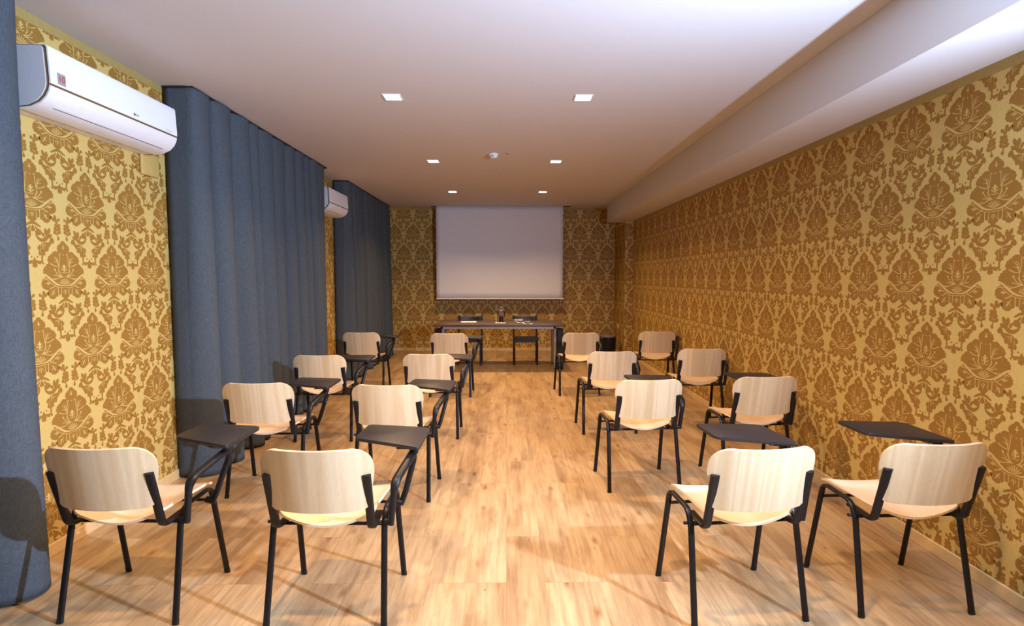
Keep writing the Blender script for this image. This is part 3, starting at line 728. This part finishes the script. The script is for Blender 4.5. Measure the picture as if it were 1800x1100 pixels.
for a in ((-0.085, 0.085, -0.075, -0.069), (-0.085, 0.085, 0.069, 0.075), (-0.085, -0.079, -0.075, 0.075), (0.079, 0.085, -0.075, 0.075)): box(bm, *a, 0.006, 0.018, 0.002, 1)
obj('plate', bm, M['china'], t, smooth=40)
t = thing('glass_jar', (x + 0.012, y, TZ + 0.0085), 'tall clear glass jar with knobbed lid in the middle of the table', 'jar')
bm = B(); lathe(bm, [(0, 0), (0.058, 0), (0.062, 0.01), (0.062, 0.185), (0.058, 0.19), (0.055, 0.185), (0.055, 0.014), (0, 0.012)], 32); obj('jar_body', bm, M['glass'], t, smooth=50)
bm = B(); lathe(bm, [(0, 0.192), (0.072, 0.192), (0.074, 0.198), (0.055, 0.206), (0.028, 0.222), (0.014, 0.232), (0.011, 0.242), (0.018, 0.252), (0.019, 0.262), (0.012, 0.270), (0, 0.272)], 32); obj('lid', bm, M['glass'], t, smooth=50)
for k, (dx, dy) in enumerate(((-0.020, 0.0), (0.020, -0.012), (0.004, 0.026))):
    bm = B(); lathe(bm, [(0, 0.016), (0.014, 0.016), (0.015, 0.07), (0.008, 0.085), (0.007, 0.10), (0, 0.10)], 16, dx, dy); obj('vial', bm, M['violet'] if k == 1 else M['china'], t, smooth=50)
def tumbler(px, py, label, h=0.095, r=0.042, flip=False, card=True):
    x, y = on_table(px, py); z0 = 0.0
    t = thing('tumbler', (x, y, TZ + (0.0035 if card else 0.0005)), label, 'glass', group='glasses on the right of the table')
    pr = [(0, 0), (r * 0.86, 0), (r, h), (r - 0.004, h), (r * 0.86 - 0.004, 0.012), (0, 0.012)]
    if flip: pr = [(q, h - z) for q, z in pr]
    bm = B(); lathe(bm, pr, 28); obj('glass_body', bm, M['glass'], t, smooth=50)
    bm = B(); lathe(bm, [(r * 0.90, h * 0.30), (r * 0.985 + 0.0012, h * 0.42), (r * 1.0 + 0.0012, h * 0.60), (r * 0.995 + 0.0002, h * 0.60)], 28); obj('paper_band', bm, M['sheet'], t, smooth=50)['label'] = 'white paper band'
    if card:
        c = thing('coaster', (x, y - 0.004, TZ), 'white card under the ' + ('upturned glass' if flip else 'standing glass') + ' on the table', 'coaster', group='white cards under the glasses')
        bm = B(); w_ = 0.075 if flip else 0.052; box(bm, -w_, w_, -0.055, 0.055, 0.0005, 0.003, 0.0008, 1); obj('card', bm, M['sheet'], c)
    return t
tumbler(915, 566.5, 'clear tumbler standing upright in front of the right black chair')
tumbler(927.5, 568.5, 'clear low tumbler turned upside down at the right of the table', 0.058, 0.046, True)
x, y = on_table(907.8, 566.0); t = thing('porcelain_cup', (x, y, TZ), 'small white porcelain cup left of the upright tumbler', 'cup')
bm = B(); lathe(bm, [(0, 0.0005), (0.016, 0.0005), (0.018, 0.006), (0.030, 0.030), (0.034, 0.048), (0.031, 0.048), (0.026, 0.028), (0, 0.010)], 24); obj('bowl', bm, M['china'], t, smooth=50)
bm = B(); sweep(bm, fillet([(-0.026, 0, 0.04), (-0.05, 0, 0.042), (-0.048, 0, 0.018), (-0.022, 0, 0.014)], 0.012), 0.006, 0.005, 8, Vector((0, 1, 0))); obj('handle', bm, M['china'], t, smooth=60)

# bin and wall socket by the pillar
t = thing('waste_bin', (1.91, 10.03, 0), 'round black waste bin with grey swing lid in the back right corner', 'bin')
bm = B(); lathe(bm, [(0, 0.001), (0.125, 0.001), (0.128, 0.01), (0.142, 0.385), (0.136, 0.385), (0.122, 0.012), (0, 0.012)], 36); obj('body', bm, M['plastic'], t, smooth=40)
bm = B(); lathe(bm, [(0.146, 0.378), (0.148, 0.40), (0.140, 0.412), (0.09, 0.42), (0, 0.424)], 36); obj('lid', bm, M['bin_lid'], t, smooth=50)
t = thing('wall_socket', (PIL_X, 10.42, 0.55), 'small bright socket plate low on the side of the corner pillar', 'socket')
bm = B(); box(bm, -0.012, -0.001, -0.06, 0.06, -0.04, 0.04, 0.004, 2); obj('plate', bm, M['brass'], t)
bm = B(); box(bm, -0.014, -0.0115, -0.035, 0.035, -0.022, 0.022, 0.001, 1); obj('socket_insert', bm, M['offwhite'], t)

# ------------------------------------------------------------------ tablet-arm chairs
def chair():
    t = thing('tablet_chair', (0, 0, 0), '', 'chair')
    st, pl = M['steel'], M['plastic']
    for s in (-1, 1):
        x = s * 0.243
        bm = B(); sweep(bm, [(s * 0.253, 0.206, 0.012), (x, 0.128, 0.405)], 0.028, 0.017, 14)
        l = obj('leg', bm, st, t, smooth=40)
        bm = B(); sweep(bm, [(s * 0.2535, 0.209, 0.0), (s * 0.2528, 0.203, 0.022)], 0.0295, 0.0185, 14); obj('foot_cap', bm, pl, l, smooth=40)
        bm = B(); sweep(bm, [(s * 0.253, -0.206, 0.012), (x, -0.128, 0.415)], 0.028, 0.017, 14)
        l = obj('leg', bm, st, t, smooth=40)
        bm = B(); sweep(bm, [(s * 0.2535, -0.208, 0.0), (s * 0.2528, -0.203, 0.022)], 0.0295, 0.0185, 14); obj('foot_cap', bm, pl, l, smooth=40)
        bm = B(); sweep(bm, fillet([(x, 0.128, 0.405), (x, 0.108, 0.484), (x, -0.095, 0.478), (x, -0.128, 0.415)], [0, 0.055, 0.05, 0], 9), 0.028, 0.017, 14)
        r = obj('side_rail', bm, st, t, smooth=40)
        bm = B(); sweep(bm, [(s * 0.215, -0.118, 0.425), (s * 0.272, -0.118, 0.425)], 0.014, 0.014, 12, Vector((0, 1, 0)), 2.0); obj('bolt', bm, pl, r, smooth=40)
        # back post: flat bar curling out from under the seat
        pts = fillet([(s * 0.195, -0.02, 0.430), (s * 0.204, -0.188, 0.430), (s * 0.206, -0.262, 0.690)], [0, 0.032, 0], 10)
        wl = 0.037
        bm = B(); sweep(bm, pts, wl, [0.014 if i < 5 else 0.020 for i in range(len(pts))], 14, power=3.2); obj('back_post', bm, pl, t, smooth=35)
    for y in (-0.118, 0.112):
        bm = B(); sweep(bm, [(-0.240, y, 0.418), (0.240, y, 0.418)], 0.020, 0.014, 12, Vector((0, 1, 0)), 2.0); obj('crossbar', bm, st, t, smooth=40)
    # shells
    def shell(rows, pos, th, m, name):
        """rows: list of (v, half width); pos(x, v) -> Vector; th thickness along local normal"""
        n = 20; P = [[pos(hw * (2 * i / n - 1), v) for i in range(n + 1)] for v, hw in rows]
        def nrm(j, i):
            a = P[min(j + 1, len(P) - 1)][i] - P[max(j - 1, 0)][i]; b = P[j][min(i + 1, n)] - P[j][max(i - 1, 0)]
            return b.cross(a).normalized()
        bm = B(); F_, K_ = [], []
        for j in range(len(P)):
            F_.append([bm.verts.new(P[j][i] + nrm(j, i) * th / 2) for i in range(n + 1)]); K_.append([bm.verts.new(P[j][i] - nrm(j, i) * th / 2) for i in range(n + 1)])
        for S, fl in ((F_, 0), (K_, 1)):
            for j in range(len(P) - 1):
                for i in range(n):
                    q = (S[j][i], S[j][i + 1], S[j + 1][i + 1], S[j + 1][i]); bm.faces.new(q[::-1] if fl else q)
        rim = [(0, i) for i in range(n)] + [(j, n) for j in range(len(P) - 1)] + [(len(P) - 1, i) for i in range(n, 0, -1)] + [(j, 0) for j in range(len(P) - 1, 0, -1)]
        for a, b in zip(rim, rim[1:] + rim[:1]): bm.faces.new((F_[a[0]][a[1]], K_[a[0]][a[1]], K_[b[0]][b[1]], F_[b[0]][b[1]]))
        return obj(name, bm, m, t, smooth=50)
    zb, zt = 0.530, 0.806
    rows = []
    for k in range(25):
        z = zb + (zt - zb) * (0.5 - 0.5 * math.cos(PI * k / 24))
        hw = 0.205 + 0.028 * min(1, (z - zb) / 0.17)
        rt, rb = 0.078, 0.035
        if z > zt - rt: q = (z - zt + rt) / rt; hw -= rt * (1 - math.sqrt(max(0, 1 - q * q)))
        if z < zb + rb: q = (zb + rb - z) / rb; hw -= rb * (1 - math.sqrt(max(0, 1 - q * q)))
        rows.append((z, hw))
    shell(rows, lambda x, z: Vector((x, -0.297 - 0.20 * (z - 0.68) + 0.060 * (x / 0.232) ** 2, z)), 0.011, M['beech'], 'backrest')
    rows = []
    for k in range(25):
        y = -0.190 + 0.395 * (0.5 - 0.5 * math.cos(PI * k / 24)); hw = 0.203 + 0.012 * (y + 0.19) / 0.39; rc = 0.045
        if y > 0.205 - rc: q = (y - 0.205 + rc) / rc; hw -= rc * (1 - math.sqrt(max(0, 1 - q * q)))
        if y < -0.19 + rc: q = (-0.19 + rc - y) / rc; hw -= rc * (1 - math.sqrt(max(0, 1 - q * q)))
        rows.append((y, hw))
    def sp(x, y):
        u = (y + 0.19) / 0.395; e = 0.500 - 0.012 * u; dip = 0.052 * (1 - u) ** 1.2 + 0.012
        z = e - dip * (1 - min(1, (x / 0.212) ** 2)) ** 1.1
        if y > 0.12: z -= 0.028 * ((y - 0.12) / 0.085) ** 2
        return Vector((x, y, z))
    shell(rows, sp, 0.011, M['seat'], 'seat')
    # arm on the right side with folding tablet
    pts = fillet([(0.272, -0.128, 0.418), (0.292, -0.135, 0.610), (0.330, 0.115, 0.668)], [0, 0.05, 0], 9)
    bm = B(); sweep(bm, pts, [0.026 + 0.014 * min(1, i / 5) for i in range(len(pts))], 0.026, 14, power=2.6)
    a = obj('armrest', bm, pl, t, smooth=40)
    bm = B(); sweep(bm, fillet([(0.330, 0.110, 0.664), (0.326, 0.128, 0.625), (0.290, 0.075, 0.470), (0.272, 0.066, 0.425)], 0.03), 0.028, 0.019, 12); obj('arm_strut', bm, st, a, smooth=40)
    bm = B(); sweep(bm, [(0.245, 0.066, 0.440), (0.278, 0.066, 0.432)], 0.03, 0.03, 12, Vector((0, 1, 0)), 2.0); obj('arm_clamp', bm, pl, a, smooth=40); bm = B(); sweep(bm, [(0.245, -0.122, 0.430), (0.278, -0.128, 0.430)], 0.03, 0.03, 12, Vector((0, 1, 0)), 2.0); obj('arm_clamp', bm, pl, a, smooth=40)
    T_ = [(0.366, 0.040), (0.366, 0.378), (0.028, 0.432), (0.022, 0.190)]
    bm = B(); prism(bm, rounded(T_, [0.02, 0.03, 0.02, 0.03]), 0.692, 0.708, 0.004); tb = obj('writing_tablet', bm, M['tablet'], t, smooth=35)
    bm = B(); lathe(bm, [(0, 0.660), (0.020, 0.660), (0.022, 0.668), (0.022, 0.684), (0.030, 0.6915), (0, 0.6915)], 20, 0.330, 0.108); box(bm, 0.25, 0.35, 0.085, 0.215, 0.684, 0.6918, 0.003, 1); obj('pivot_bracket', bm, pl, tb, smooth=40)
    return t
CH = [
 ('A', -1.679, 2.470, -1.5, 'beech tablet chair in the row nearest the camera, closest to the left curtain'),
 ('B', -0.774, 2.436, -1.2, 'beech tablet chair in the row nearest the camera, just left of the aisle'),
 ('C', -1.646, 3.804, 0.6, 'beech tablet chair in the second row from the camera, beside the wide curtain'),
 ('D', -0.762, 3.736, -2.9, 'beech tablet chair in the second row from the camera, just left of the aisle'),
 ('E', -1.674, 5.056, 1.6, 'beech tablet chair in the third row from the camera, beside the wide curtain'),
 ('F', -0.704, 5.117, 0.3, 'beech tablet chair in the third row from the camera, just left of the aisle'),
 ('G', -1.814, 7.003, 0.0, 'beech tablet chair in the farthest row, in front of the far curtain'),
 ('H', -0.696, 6.874, -1.4, 'beech tablet chair in the farthest row, before the left end of the table'),
 ('I', 1.035, 2.433, 5.5, 'beech tablet chair in the row nearest the camera, just right of the aisle'),
 ('J', 1.812, 2.489, 2.0, 'beech tablet chair in the row nearest the camera, closest to the right wall'),
 ('K', 0.954, 3.890, 4.5, 'beech tablet chair in the second row from the camera, just right of the aisle'),
 ('L', 1.803, 3.991, 3.9, 'beech tablet chair in the second row from the camera, by the right wall'),
 ('M', 0.977, 5.265, 3.0, 'beech tablet chair in the third row from the camera, just right of the aisle'),
 ('N', 1.906, 5.446, -1.6, 'beech tablet chair in the third row from the camera, by the right wall'),
 ('O', 0.909, 6.935, 4.6, 'beech tablet chair in the farthest row, before the right end of the table'),
 ('P', 1.932, 7.082, -3.0, 'beech tablet chair in the farthest row, by the right wall near the pillar'),
]
first = chair()
for k, (n, x, y, a, lab) in enumerate(CH):
    side = 'tablet chairs left of the aisle' if x < 0 else 'tablet chairs right of the aisle'
    if k == 0:
        first.location = (x, y, 0); first.rotation_euler = (0, 0, math.radians(a)); first['label'] = lab; first['group'] = side
    else: dup(first, (x, y, 0), math.radians(a), lab, side)
